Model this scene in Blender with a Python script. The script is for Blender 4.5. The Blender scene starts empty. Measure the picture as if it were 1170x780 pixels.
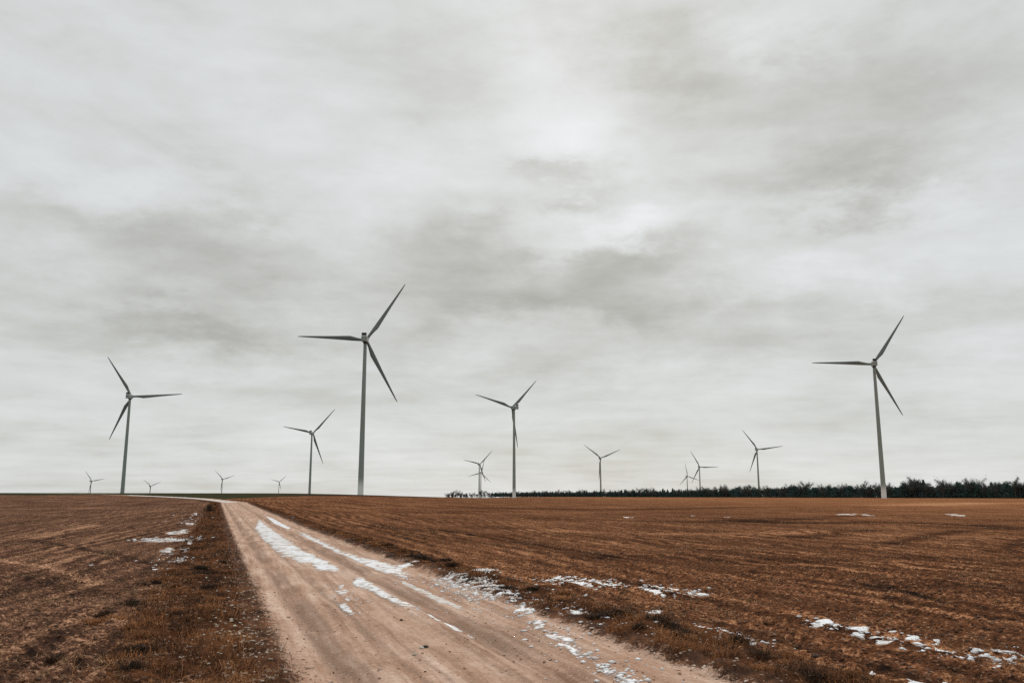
import bpy, math, random
import numpy as np

rng = np.random.default_rng(7)
random.seed(7)
scene = bpy.context.scene
COL = scene.collection

# ------------------------------------------------------------------ camera
FPX = 968.0                      # focal length in pixels of a 1170 px wide frame
PITCH = math.atan(176.3 / FPX)
EYE = 1.7
cam_d = bpy.data.cameras.new('camera')
cam_d.sensor_width = 36.0
cam_d.lens = 36.0 * FPX / 1170.0
cam_d.clip_start = 0.1
cam_d.clip_end = 40000.0
cam = bpy.data.objects.new('camera', cam_d)
COL.objects.link(cam)
cam.location = (0, 0, EYE)
cam.rotation_euler = (math.pi / 2 + PITCH, 0, 0)
scene.camera = cam


def ray(px, py):
    a = (px - 585.0) / FPX
    b = (390.0 - py) / FPX
    return np.array([a, math.cos(PITCH) - b * math.sin(PITCH), math.sin(PITCH) + b * math.cos(PITCH)])


# ------------------------------------------------------------------ helpers
def sm(t):
    t = np.clip(t, 0, 1)
    return t * t * (3 - 2 * t)


def _hash(ix, iy, seed):
    h = (ix.astype(np.int64) * 374761393 + iy.astype(np.int64) * 668265263 + seed * 974711) & 0xFFFFFFFF
    h = ((h ^ (h >> 13)) * 1274126177) & 0xFFFFFFFF
    h = (h ^ (h >> 16)) & 0xFFFFFFFF
    return h


def noise(x, y, seed=0):
    """Gradient noise, about -0.7 .. 0.7."""
    x0 = np.floor(x); y0 = np.floor(y)
    fx = x - x0; fy = y - y0
    ux = fx * fx * fx * (fx * (fx * 6 - 15) + 10)
    uy = fy * fy * fy * (fy * (fy * 6 - 15) + 10)

    def g(dx, dy):
        a = _hash(x0 + dx, y0 + dy, seed) * (2 * math.pi / 4294967296.0)
        return np.cos(a) * (fx - dx) + np.sin(a) * (fy - dy)
    n0 = g(0, 0) * (1 - ux) + g(1, 0) * ux
    n1 = g(0, 1) * (1 - ux) + g(1, 1) * ux
    return n0 * (1 - uy) + n1 * uy


def link(o, parent=None):
    COL.objects.link(o)
    if parent is not None:
        o.parent = parent
    return o


def tag(o, label=None, cat=None, group=None, kind=None):
    if label: o['label'] = label
    if cat: o['category'] = cat
    if group: o['group'] = group
    if kind: o['kind'] = kind
    return o


def mesh_np(name, V, faces, material=None, parent=None, attrs=None, smooth=False):
    """V (n,3); faces: list of (k, idx array (m,k))."""
    me = bpy.data.meshes.new(name)
    V = np.asarray(V, dtype=np.float32)
    me.vertices.add(len(V))
    me.vertices.foreach_set('co', V.ravel())
    tot = []; idx = []
    for f in faces:
        f = np.asarray(f, dtype=np.int32)
        if len(f) == 0: continue
        tot.append(np.full(len(f), f.shape[1], dtype=np.int32)); idx.append(f.ravel())
    tot = np.concatenate(tot); idx = np.concatenate(idx)
    me.loops.add(len(idx)); me.loops.foreach_set('vertex_index', idx)
    me.polygons.add(len(tot))
    st = np.zeros(len(tot), dtype=np.int32); st[1:] = np.cumsum(tot)[:-1]
    me.polygons.foreach_set('loop_start', st)
    me.polygons.foreach_set('loop_total', tot)
    me.polygons.foreach_set('use_smooth', np.full(len(tot), smooth, dtype=bool))
    for k, v in (attrs or {}).items():
        a = me.attributes.new(k, 'FLOAT', 'POINT')
        a.data.foreach_set('value', np.asarray(v, dtype=np.float32))
    me.update(calc_edges=True)
    if material is not None:
        me.materials.append(material)
    return link(bpy.data.objects.new(name, me), parent)


# ------------------------------------------------------------------ material node helper
class NT:
    def __init__(s, tree):
        s.t = tree; s.n = tree.nodes; s.l = tree.links

    def node(s, typ, **kw):
        n = s.n.new(typ)
        for k, v in kw.items(): setattr(n, k, v)
        return n

    def put(s, sock, v):
        if hasattr(v, 'is_output'): s.l.new(v, sock)
        elif v is not None: sock.default_value = v

    def math(s, op, a, b=None, c=None, clamp=False):
        n = s.node('ShaderNodeMath', operation=op, use_clamp=clamp)
        s.put(n.inputs[0], a)
        if b is not None: s.put(n.inputs[1], b)
        if c is not None: s.put(n.inputs[2], c)
        return n.outputs[0]

    def vmath(s, op, a, b=None, scale=None):
        n = s.node('ShaderNodeVectorMath', operation=op)
        s.put(n.inputs[0], a)
        if b is not None: s.put(n.inputs[1], b)
        if scale is not None: s.put(n.inputs[3], scale)
        return n.outputs['Value'] if op in ('DOT_PRODUCT', 'LENGTH') else n.outputs['Vector']

    def mix(s, fac, a, b, blend='MIX'):
        n = s.node('ShaderNodeMix', data_type='RGBA', blend_type=blend)
        s.put(n.inputs[0], fac)
        for i, v in ((6, a), (7, b)):
            if isinstance(v, tuple) and len(v) == 3: v = (*v, 1)
            s.put(n.inputs[i], v)
        return n.outputs[2]

    def noise(s, vec, scale, detail=4, rough=.55, dist=0.0):
        n = s.node('ShaderNodeTexNoise')
        s.put(n.inputs['Vector'], vec)
        n.inputs['Scale'].default_value = scale
        n.inputs['Detail'].default_value = detail
        n.inputs['Roughness'].default_value = rough
        n.inputs['Distortion'].default_value = dist
        return n.outputs[0]

    def rng(s, v, a, b, c=0.0, d=1.0, smooth=True):
        n = s.node('ShaderNodeMapRange')
        n.interpolation_type = 'SMOOTHSTEP' if smooth else 'LINEAR'
        s.put(n.inputs[0], v)
        for i, q in enumerate((a, b, c, d)): s.put(n.inputs[i + 1], q)
        return n.outputs[0]

    def mapping(s, vec, rot=(0, 0, 0), scale=(1, 1, 1), loc=(0, 0, 0)):
        n = s.node('ShaderNodeMapping')
        s.put(n.inputs[0], vec)
        n.inputs['Location'].default_value = loc
        n.inputs['Rotation'].default_value = rot
        n.inputs['Scale'].default_value = scale
        return n.outputs[0]

    def rmap(s, vec, ang, scale):
        return s.mapping(s.mapping(vec, rot=(0, 0, ang)), scale=scale)

    def attr(s, name):
        return s.node('ShaderNodeAttribute', attribute_name=name).outputs['Fac']

    def pos(s):
        return s.node('ShaderNodeNewGeometry').outputs['Position']

    def ramp(s, fac, stops):
        n = s.node('ShaderNodeValToRGB')
        s.put(n.inputs[0], fac)
        e = n.color_ramp.elements
        while len(e) < len(stops): e.new(.5)
        for el, (p, c) in zip(e, stops):
            el.position = p; el.color = (*c, 1)
        return n.outputs[0]


def new_mat(name, rough=.9, spec=.2):
    m = bpy.data.materials.new(name)
    m.use_nodes = True
    T = NT(m.node_tree)
    b = m.node_tree.nodes['Principled BSDF']
    b.inputs['Roughness'].default_value = rough
    b.inputs['Specular IOR Level'].default_value = spec
    return m, T, b


ROAD_ANG = math.radians(18.97)

# ------------------------------------------------------------------ terrain
DL = np.array([0, 30, 50, 71, 97, 125, 145, 200, 300, 400, 480, 560, 700, 871, 1250, 3000, 4500, 13000.])
ZL = np.array([0, 0, .03, .18, .33, .51, .74, 1.29, 2.16, 2.86, 3.1, 2.9, -1, -8, -14, -40, -50, -160.])
DR = np.array([0, 2000, 13000.]); ZR = np.array([0, 0, -130.])


def macro(x, y):
    d = np.hypot(x, y); az = np.degrees(np.arctan2(x, y))
    L = 1 - sm((az + 16) / 18)
    L = L * sm((az + 140) / 40)
    return L * np.interp(d, DL, ZL) + (1 - L) * np.interp(d, DR, ZR)


def pick(px, py):
    """Where the line of sight through a picture point meets the ground."""
    r = ray(px, py)
    t = np.geomspace(3, 3000, 12000)
    z = EYE + r[2] * t - macro(r[0] * t, r[1] * t)
    i = int(np.argmax(z < 0))
    if z[i] >= 0: i = len(t) - 1
    return np.array([r[0] * t[i], r[1] * t[i]])


CY = np.array([-60, 135, 150, 177, 196.5, 221, 238.6, 275, 330, 420, 600.])
CX = np.array([-.344 * -60 + 2.89, -.344 * 135 + 2.89, -50.5, -64, -76.9, -93, -105.5, -132, -178, -262, -440.])


def road_u(x, y):
    return x - np.interp(y, CY, CX)


# tyre tracks and damp bands across the fields: picture points, width (m), sign (+ pale / - dark)
TRACKS = [
    ([(-40, 632), (0, 637), (55, 645), (112, 668)], .20, 1.0),
    ([(40, 617), (100, 627), (180, 642)], .22, -.7),
    ([(0, 655), (60, 668), (150, 690)], .2, -.3),
    ([(45, 614), (60, 608), (110, 600)], .5, .7),
    ([(840, 594), (905, 597), (1028, 596), (1100, 599), (1200, 606)], 1.6, -.8),
    ([(925, 613), (985, 606)], 1.0, -.8),
    ([(1022, 621), (1062, 611), (1100, 606)], .6, -.8),
    ([(1146, 630), (1180, 611)], .4, -.5),
    ([(600, 591), (700, 594), (800, 596), (900, 593), (980, 589)], 2.0, -.5),
    ([(560, 580), (700, 582), (860, 579)], 5.0, -.5),
    ([(1000, 666), (1080, 690), (1170, 702)], .3, -.6),
    ([(980, 668), (1100, 672), (1180, 668)], .4, -.4),
    ([(420, 600), (560, 612), (700, 640)], .8, -.5),
    ([(700, 636), (900, 640), (1180, 636)], .7, -.4),
    ([(1040, 577), (1120, 574), (1180, 574)], 9.0, .8),
    ([(620, 605), (760, 610), (940, 608), (1180, 614)], 1.6, .6),
]
TRACKS_W = [(np.array([pick(*p) for p in pts]), w, s) for pts, w, s in TRACKS]


def seg_dist(x, y, a, b):
    d = b - a; L2 = float(d @ d) + 1e-9
    t = np.clip(((x - a[0]) * d[0] + (y - a[1]) * d[1]) / L2, 0, 1)
    return np.hypot(x - a[0] - t * d[0], y - a[1] - t * d[1])


def tracks(x, y):
    out = np.zeros_like(x)
    wob = 1 + .5 * noise(x * .6, y * .6, 91)
    for P, w, s in TRACKS_W:
        d = np.full_like(x, 1e9)
        for i in range(len(P) - 1): d = np.minimum(d, seg_dist(x, y, P[i], P[i + 1]))
        out += s * np.exp(-(d / (w * wob)) ** 2)
    return np.clip(out, -1, 1)


def octave(x, y, lam, amp, sp, seed, ridged=False):
    w = np.clip((lam / sp - 1.6) / 2.0, 0, 1)
    n = noise(x / lam, y / lam, seed)
    if ridged: n = .35 - np.abs(n) * 1.4
    return amp * n * w


def spacing(r):
    return np.maximum(.03, r * .0055)


RUTS = [(-1.47, .15, .065), (.62, .17, .06), (-.82, .08, .03), (1.1, .07, .02), (1.55, .1, .02), (-1.12, .12, -.02), (.25, .12, -.02)]


def micro(x, y, u=None, tr=None):
    if u is None: u = road_u(x, y)
    r = np.hypot(x, y); sp = spacing(r)
    edge = .18 * noise(x / .9, y / .9, 5) + .1 * noise(x / .3, y / .3, 6)
    on = 1 - sm((np.abs(u) + edge - 1.9) / .3)                       # 1 on the road
    vL = sm((u + edge * 2 + 4.1) / .5) * (1 - on) * (u < 0)
    vR = (1 - sm((u + edge * 2 - 3.1) / .5)) * (1 - on) * (u > 0)
    verge = np.maximum(vL, vR)
    field = (1 - on) * (1 - verge)
    # fields
    v = u * math.cos(ROAD_ANG); s = -x * math.sin(ROAD_ANG) + y * math.cos(ROAD_ANG)
    rowc = np.where((u < 0), s + .35 * v, v)
    row = np.sin(2 * math.pi * (rowc / .42 + .5 * noise(x / 1.8, y / 1.8, 11)))
    patch = sm(.5 + 1.2 * noise(x / 3.0, y / 3.0, 12))
    hf = .035 * row * patch * np.clip((.42 / sp - 1.6) / 2, 0, 1)
    hf += octave(x, y, 9.0, .10, sp, 13) + octave(x, y, 2.4, .05, sp, 14)
    hf += octave(x, y, .8, .06, sp, 15) + octave(x, y, .36, .10, sp, 16, True)
    hf += octave(x, y, .16, .085, sp, 17) + octave(x, y, .08, .045, sp, 18)
    if tr is not None: hf = hf - .03 * np.abs(tr)
    # verge
    hv = .05 + octave(x, y, 1.3, .10, sp, 21) + octave(x, y, .5, .09, sp, 22) + octave(x, y, .2, .05, sp, 23) + octave(x, y, .09, .025, sp, 24)
    # road
    hr = octave(x, y, 2.2, .03, sp, 31) + octave(x, y, .7, .014, sp, 32) + octave(x, y, .25, .008, sp, 33) + octave(x, y, .1, .006, sp, 34)
    wv = .12 * noise(x / 6, y / 6, 35)
    for c, w, dpt in RUTS: hr = hr - dpt * np.exp(-((u - c - wv) / w) ** 2)
    hr = hr - .03
    return on * hr + verge * hv + field * hf, on, verge


def height(x, y):
    x = np.asarray(x, float); y = np.asarray(y, float)
    return macro(x, y) + micro(x, y, tr=tracks(x, y))[0]


# ------------------------------------------------------------------ ground materials
def soil_material(name, dark, mid, pale, straw, row_ang, row_gap, ochre):
    m, T, b = new_mat(name, 1.0, .0)
    p = T.pos()
    big = T.noise(p, .09, 4, .6)
    midn = T.noise(T.rmap(p, row_ang, (1.6, .07, 1)), .9, 6, .68, .2)
    fine = T.noise(p, 6.0, 5, .72)
    vfine = T.noise(p, 20, 4, .75)
    gr = T.noise(p, 12, 3, .6)
    far = T.noise(T.rmap(p, row_ang, (.5, .03, 1)), 1.0, 6, .7)
    # drill rows: darker stripes alternating with paler ones
    sepr = T.node('ShaderNodeSeparateXYZ'); T.put(sepr.inputs[0], T.mapping(p, rot=(0, 0, row_ang)))
    wv = T.math('ADD', T.math('MULTIPLY', sepr.outputs[0], 2 * math.pi / row_gap), T.math('MULTIPLY', big, 9.0))
    row = T.math('MULTIPLY', T.math('SINE', wv), T.rng(T.noise(p, .35, 3, .6), .40, .62))
    f = T.math('ADD', T.math('MULTIPLY', big, .28), T.math('MULTIPLY', midn, .52))
    f = T.math('ADD', f, T.math('MULTIPLY', fine, .60))
    f = T.math('ADD', f, T.math('MULTIPLY', far, .36))
    f = T.math('ADD', f, T.math('MULTIPLY', row, .12))
    f = T.math('ADD', f, T.math('MULTIPLY', T.attr('track'), .23))
    c = T.ramp(T.rng(f, .65, 1.11, smooth=False), [(0, dark), (.45, mid), (1, pale)])
    # drier ochre ground out towards the wood
    sep = T.node('ShaderNodeSeparateXYZ'); T.put(sep.inputs[0], p)
    dry = T.rng(T.math('ADD', T.math('MULTIPLY', sep.outputs[0], .012), T.math('MULTIPLY', T.math('SUBTRACT', far, .5), 1.6)), .05, 1.1)
    c = T.mix(T.math('MULTIPLY', dry, ochre), c, T.ramp(T.rng(f, .65, 1.11, smooth=False), [(0, (.055, .026, .016)), (.45, (.26, .104, .045)), (1, (.52, .235, .11))]))
    st = T.rng(T.math('ADD', vfine, T.math('MULTIPLY', T.math('SUBTRACT', f, .90), .5)), .55, .65)
    c = T.mix(T.math('MULTIPLY', st, .8), c, straw)
    c = T.mix(T.math('MULTIPLY', T.rng(vfine, .47, .37), .85), c, dark)
    c = T.mix(T.math('MULTIPLY', T.rng(gr, .47, .36), .6), c, dark)
    T.put(b.inputs['Base Color'], c)
    bump = T.node('ShaderNodeBump')
    bump.inputs['Strength'].default_value = 1.0
    bump.inputs['Distance'].default_value = .08
    T.put(bump.inputs['Height'], T.math('ADD', fine, T.math('MULTIPLY', gr, .5)))
    T.put(b.inputs['Normal'], bump.outputs[0])
    return m


def verge_colour(T, p):
    n1 = T.noise(p, 1.1, 4, .6); n2 = T.noise(p, 5.0, 5, .7); n3 = T.noise(p, 30, 4, .7)
    f = T.math('ADD', T.math('MULTIPLY', n1, .5), T.math('ADD', T.math('MULTIPLY', n2, .5), T.math('MULTIPLY', n3, .35)))
    return T.ramp(T.rng(f, .48, .88, smooth=False), [(0, (.016, .011, .009)), (.40, (.055, .026, .015)), (.75, (.155, .064, .029)), (1, (.31, .138, .062))]), n2, n3


def verge_material():
    m, T, b = new_mat('verge_soil', 1.0, .0)
    c, n2, n3 = verge_colour(T, T.pos())
    T.put(b.inputs['Base Color'], c)
    bump = T.node('ShaderNodeBump')
    bump.inputs['Strength'].default_value = .9; bump.inputs['Distance'].default_value = .03
    T.put(bump.inputs['Height'], T.math('ADD', n2, T.math('MULTIPLY', n3, .5)))
    T.put(b.inputs['Normal'], bump.outputs[0])
    return m


def road_material():
    m, T, b = new_mat('dirt_track', .97, .04)
    p = T.pos(); u = T.attr('u')
    along = T.rmap(p, -ROAD_ANG, (1, .09, 1))
    n1 = T.noise(p, .5, 5, .6); n2 = T.noise(along, 3.2, 6, .68, .2); n3 = T.noise(p, 11, 5, .75); n4 = T.noise(p, 32, 4, .7)
    st2 = T.noise(T.rmap(p, -ROAD_ANG + .03, (1, .03, 1)), 7.0, 4, .7)
    f = T.math('ADD', T.math('MULTIPLY', n1, .34), T.math('MULTIPLY', n2, .42))
    f = T.math('ADD', f, T.math('MULTIPLY', n3, .34))
    f = T.math('ADD', f, T.math('MULTIPLY', T.math('SUBTRACT', st2, .5), .45))
    c = T.ramp(T.rng(f, .40, .71, smooth=False), [(0, (.26, .150, .098)), (.5, (.49, .315, .228)), (1, (.70, .52, .415))])
    # reddish earth between the tracks
    c = T.mix(T.math('MULTIPLY', T.rng(T.noise(along, 2.1, 6, .7), .5, .66), .45), c, (.37, .185, .105))
    # compacted, damp wheel tracks
    wob = T.math('MULTIPLY', T.math('SUBTRACT', n1, .5), .32)
    for cu, w, k in ((-1.47, .15, .85), (-1.28, .05, .5), (.62, .19, .85), (.86, .05, .5), (-.82, .07, .7), (-.55, .04, .4), (1.1, .06, .5), (1.5, .07, .4), (.1, .05, .3)):
        d = T.math('ABSOLUTE', T.math('SUBTRACT', T.math('ADD', u, wob), cu))
        g = T.math('MULTIPLY', T.rng(d, w * 1.7, 0.0), T.rng(n2, .36, .56))
        c = T.mix(T.math('MULTIPLY', g, k), c, (.215, .132, .092))
    # pale dry crust on the shoulders of the tracks
    for cu, w, k in ((-1.05, .35, .35), (.2, .25, .2), (1.15, .3, .25)):
        d = T.math('ABSOLUTE', T.math('SUBTRACT', T.math('ADD', u, wob), cu))
        c = T.mix(T.math('MULTIPLY', T.math('MULTIPLY', T.rng(d, w, .05), T.rng(n2, .45, .62)), k), c, (.60, .44, .34))
    # crumbs and chips
    c = T.mix(T.math('MULTIPLY', T.rng(n4, .58, .68), .6), c, (.19, .11, .070))
    c = T.mix(T.math('MULTIPLY', T.rng(n4, .43, .33), .6), c, (.70, .57, .47))
    vc, v2, v3 = verge_colour(T, p)
    edn = T.noise(p, 5.5, 6, .75)
    edg = T.noise(p, 26, 3, .7)
    edv = T.math('ADD', T.math('ABSOLUTE', u), T.math('MULTIPLY', T.math('SUBTRACT', edn, .5), .7))
    edv = T.math('ADD', edv, T.math('MULTIPLY', T.math('SUBTRACT', edg, .5), .6))
    ed = T.rng(edv, 1.95, 2.12)
    c = T.mix(ed, c, vc)
    T.put(b.inputs['Base Color'], c)
    bump = T.node('ShaderNodeBump')
    bump.inputs['Strength'].default_value = .8
    bump.inputs['Distance'].default_value = .03
    T.put(bump.inputs['Height'], T.math('ADD', n3, T.math('MULTIPLY', n4, .4)))
    T.put(b.inputs['Normal'], bump.outputs[0])
    return m


M_RIGHT = soil_material('ploughed_soil', (.026, .016, .012), (.150, .062, .031), (.41, .165, .076), (.66, .36, .20), -ROAD_ANG, .72, .9)
M_LEFT = soil_material('stubble_soil', (.027, .018, .015), (.120, .060, .039), (.34, .165, .095), (.68, .39, .24), -ROAD_ANG + .12, .6, .25)
M_VERGE = verge_material()
M_ROAD = road_material()


def crop_material():
    m, T, b = new_mat('winter_crop', 1.0, .0)
    p = T.pos()
    n = T.noise(T.mapping(p, rot=(0, 0, .5), scale=(.3, .06, 1)), 1.0, 5, .65)
    c = T.ramp(T.rng(n, .3, .7), [(0, (.032, .032, .018)), (.5, (.044, .045, .025)), (1, (.062, .050, .030))])
    # the young crop thins out to bare soil towards the east
    sep = T.node('ShaderNodeSeparateXYZ'); T.put(sep.inputs[0], p)
    ang = T.math('DIVIDE', sep.outputs[0], sep.outputs[1])
    c = T.mix(T.rng(T.math('ADD', ang, T.math('MULTIPLY', T.math('SUBTRACT', n, .5), .2)), -.30, -.17), c, (.050, .030, .021))
    T.put(b.inputs['Base Color'], c)
    return m


M_CROP = crop_material()

# ------------------------------------------------------------------ ground sheets
az_f = np.radians(np.linspace(-41, 41, 720))
az_c = np.radians(np.arange(45, 316, 6.0))
AZ = np.concatenate([az_f, az_c])
rr = [0.001, 1.0, 2.0, 3.0, 4.0, 5.0, 6.0]
while rr[-1] < 13000:
    r0 = rr[-1]
    g = .0055 if r0 < 70 else (.010 if r0 < 600 else .03)
    rr.append(r0 + max(.035, r0 * g))
RR = np.array(rr)
A2, R2 = np.meshgrid(AZ, RR)
GX = R2 * np.sin(A2); GY = R2 * np.cos(A2)
U = road_u(GX, GY)
TR = tracks(GX, GY)
mic, ON, VG = micro(GX, GY, U, TR)
GZ = macro(GX, GY) + mic
nr, na = GX.shape
ii = np.arange(nr - 1)[:, None]; jj = np.arange(na)[None, :]; j2 = (jj + 1) % na
quads = np.stack([ii * na + jj, ii * na + j2, (ii + 1) * na + j2, (ii + 1) * na + jj], -1).reshape(-1, 4)
P = np.stack([GX, GY, GZ], -1).reshape(-1, 3)
ON_f = ON.reshape(-1)[quads].mean(1); VG_f = VG.reshape(-1)[quads].mean(1)
U_f = U.reshape(-1)[quads].mean(1)
D_f = np.hypot(P[quads, 0].mean(1), P[quads, 1].mean(1))
AZ_f = np.degrees(np.arctan2(P[quads, 0].mean(1), P[quads, 1].mean(1)))
cy_f = P[quads, 1].mean(1); cx_f = P[quads, 0].mean(1)
cut = noise(cx_f / 25, cy_f / 25, 77) * 25
crop = ((D_f > 168 + cut * .5 + np.clip(AZ_f + 19, 0, 30) * 15) & (AZ_f > -32) & (AZ_f < -5) & (U_f > 1.0)) | ((D_f > 275 + cut * .4) & (AZ_f <= -5) & (AZ_f > -120) & (U_f < -1))
road_f = np.abs(U_f) < 2.4
far_u = (D_f > 900) | (cy_f < -50)
road_f &= ~far_u
verge_f = (VG_f > .5) & ~road_f & ~far_u
crop &= ~road_f
cls = np.where(road_f, 0, np.where(crop, 4, np.where(verge_f, 1, np.where(U_f < 0, 2, 3))))
for k, (nm, mt) in enumerate((('dirt_road', M_ROAD), ('verge', M_VERGE), ('stubble_field', M_LEFT), ('ploughed_field', M_RIGHT), ('crop_field', M_CROP))):
    q = quads[cls == k]
    ids, inv = np.unique(q, return_inverse=True)
    o = mesh_np(nm, P[ids], [inv.reshape(-1, 4)], mt, attrs={'u': U.reshape(-1)[ids], 'track': TR.reshape(-1)[ids]}, smooth=True)
    tag(o, kind='structure')


# ------------------------------------------------------------------ scattered ground cover
def scatter(n, r0, r1, az=38.0, power=1.0):
    a = np.radians(rng.uniform(-az, az, n))
    r = r0 * (r1 / r0) ** (rng.random(n) ** power)
    return r * np.sin(a), r * np.cos(a)


def rnd_material(name, stops, rough=.9):
    m, T, b = new_mat(name, rough, .15)
    T.put(b.inputs['Base Color'], T.ramp(T.attr('rnd'), stops))
    return m


def blades(name, x, y, h, w, lean, rnd, mat, dz=-.01):
    n = len(x)
    z = height(x, y) + dz
    a = rng.uniform(0, 2 * math.pi, n); la = rng.uniform(0, 2 * math.pi, n)
    dx, dy = np.cos(a) * w / 2, np.sin(a) * w / 2
    lx, ly = np.cos(la) * lean * h, np.sin(la) * lean * h
    V = np.empty((n, 5, 3))
    V[:, 0] = np.stack([x - dx, y - dy, z], -1); V[:, 1] = np.stack([x + dx, y + dy, z], -1)
    V[:, 2] = np.stack([x + dx * .8 + lx * .4, y + dy * .8 + ly * .4, z + h * .6], -1)
    V[:, 3] = np.stack([x - dx * .8 + lx * .4, y - dy * .8 + ly * .4, z + h * .6], -1)
    V[:, 4] = np.stack([x + lx, y + ly, z + h * (1 - .35 * lean)], -1)
    b = np.arange(n)[:, None] * 5
    o = mesh_np(name, V.reshape(-1, 3), [b + np.array([[0, 1, 2, 3]]), b + np.array([[3, 2, 4]])], mat,
                attrs={'rnd': np.repeat(rnd, 5)})
    return tag(o, kind='stuff')


ICO_V = []
_t = (1 + 5 ** .5) / 2
ICO_V = np.array([(-1, _t, 0), (1, _t, 0), (-1, -_t, 0), (1, -_t, 0), (0, -1, _t), (0, 1, _t), (0, -1, -_t), (0, 1, -_t), (_t, 0, -1), (_t, 0, 1), (-_t, 0, -1), (-_t, 0, 1)]) / 1.902
ICO_F = np.array([(0, 11, 5), (0, 5, 1), (0, 1, 7), (0, 7, 10), (0, 10, 11), (1, 5, 9), (5, 11, 4), (11, 10, 2), (10, 7, 6), (7, 1, 8), (3, 9, 4), (3, 4, 2), (3, 2, 6), (3, 6, 8), (3, 8, 9), (4, 9, 5), (2, 4, 11), (6, 2, 10), (8, 6, 7), (9, 8, 1)])


def lumps(name, x, y, size, rnd, mat, flat=.6, sink=.3, zoff=0.0, smooth=False):
    n = len(x)
    z = height(x, y) + zoff
    J = ICO_V[None] * (1 + rng.uniform(-.45, .45, (n, 12, 1)))
    J = J * np.stack([size * rng.uniform(.8, 1.5, n), size * rng.uniform(.7, 1.1, n), size * flat * rng.uniform(.7, 1.2, n)], -1)[:, None, :] / 2
    a = rng.uniform(0, 2 * math.pi, n); c, s = np.cos(a)[:, None], np.sin(a)[:, None]
    V = np.stack([J[..., 0] * c - J[..., 1] * s + x[:, None], J[..., 0] * s + J[..., 1] * c + y[:, None],
                  J[..., 2] + (z + size * flat * (.5 - sink))[:, None]], -1)
    F = (np.arange(n)[:, None, None] * 12 + ICO_F[None]).reshape(-1, 3)
    o = mesh_np(name, V.reshape(-1, 3), [F], mat, attrs={'rnd': np.repeat(rnd, 12)}, smooth=smooth)
    return tag(o, kind='stuff')


M_GRASS = rnd_material('dry_grass', [(0, (.020, .015, .010)), (.36, (.050, .024, .013)), (.68, (.19, .074, .028)), (1, (.44, .205, .085))])
M_STRAW = rnd_material('straw', [(0, (.045, .025, .015)), (.5, (.15, .075, .036)), (1, (.60, .38, .22))])
M_CLOD = rnd_material('soil_clod', [(0, (.030, .019, .014)), (.5, (.125, .060, .034)), (1, (.30, .145, .075))])
M_STONE = rnd_material('limestone_pebble', [(0, (.14, .085, .055)), (.5, (.34, .23, .16)), (1, (.60, .52, .44))])

# verge grass: two belts beside the road
x, y = scatter(420000, 6.0, 130, 40, .95)
u = road_u(x, y)
clump = noise(x / .55, y / .55, 41) + .7 * noise(x / 1.7, y / 1.7, 42)
dens = np.where(u < 0, sm((u + 4.3) / .7) * (1 - sm((u + 2.55) / .6)), sm((u - 2.15) / .35) * (1 - sm((u - 2.9) / .4)))
keep = (rng.random(len(x)) < dens * np.clip(.45 + 1.2 * clump, .06, 1))
x, y, u, clump = x[keep], y[keep], u[keep], clump[keep]
r = np.hypot(x, y)
tone = noise(x / .9, y / .9, 43) * 1.0 + noise(x / .3, y / .3, 44) * .35
nearL = np.exp(-((r - 8.0) / 5.0) ** 2) * np.where(u < 0, .30, .16)
rnd = np.clip(.44 + tone + nearL + rng.normal(0, .18, len(x)) + np.where(u > 0, -.06, 0), 0, 1)
hh = (.05 + .12 * rng.random(len(x))) * np.clip(.75 + 1.7 * clump, .35, 2.3)
blades('dry_grass', x, y, hh, np.maximum(.004, r * .00055), rng.uniform(.3, 1.6, len(x)), rnd, M_GRASS)

# tussocks of longer dead grass and matted dark clumps along both verges
cx_, cy_, ct_, cr_ = [], [], [], []
for side, n_c, u0, us, rmax in ((1, 100, 2.75, .26, 40), (-1, 60, -3.4, .5, 24)):
    rc = 6.8 * (rmax / 6.8) ** rng.random(n_c)
    uc = u0 + np.clip(rng.normal(0, us, n_c), -2 * us, 1.6 * us)
    # a point at range rc and offset uc from the road's centre line
    yc = rc.copy()
    for _ in range(12):
        xc = np.interp(yc, CY, CX) + uc
        yc = np.sqrt(np.maximum(rc ** 2 - xc ** 2, 4.0))
    cx_.append(xc); cy_.append(yc); ct_.append(np.where(rng.random(n_c) < .45, rng.uniform(.05, .3, n_c), rng.uniform(.6, .95, n_c))); cr_.append(rng.uniform(.05, .15, n_c))
cx_, cy_, ct_, cr_ = map(np.concatenate, (cx_, cy_, ct_, cr_))
nb = 230
k = np.repeat(np.arange(len(cx_)), nb)
off = rng.normal(0, 1, (len(k), 2)) * cr_[k][:, None] * .6
blades('grass_tussocks', cx_[k] + off[:, 0], cy_[k] + off[:, 1], (cr_[k] * .70 + .035) * rng.uniform(.5, 1.25, len(k)), np.maximum(.004, np.hypot(cx_, cy_)[k] * .0005),
       rng.uniform(.4, 1.8, len(k)), np.clip(ct_[k] + rng.normal(0, .14, len(k)), 0, 1), M_GRASS)

# loose straw and stubble on the fields
x, y = scatter(330000, 6.0, 80, 40, .9)
u = road_u(x, y)
pt = noise(x / 1.2, y / 1.2, 51) + .5 * noise(x / 5, y / 5, 52)
keep = ((u < -3.3) | (u > 2.7)) & (rng.random(len(x)) < np.clip(.30 + .95 * pt, .02, 1) * np.where(u < 0, .95, .75))
x, y, u, pt = x[keep], y[keep], u[keep], pt[keep]
r = np.hypot(x, y)
rnd = np.clip(.45 + .6 * pt + rng.normal(0, .22, len(x)), 0, 1)
blades('straw', x, y, rng.uniform(.015, .05, len(x)), np.maximum(.004, r * .0006), rng.uniform(.6, 2.4, len(x)), rnd, M_STRAW, 0)

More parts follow.
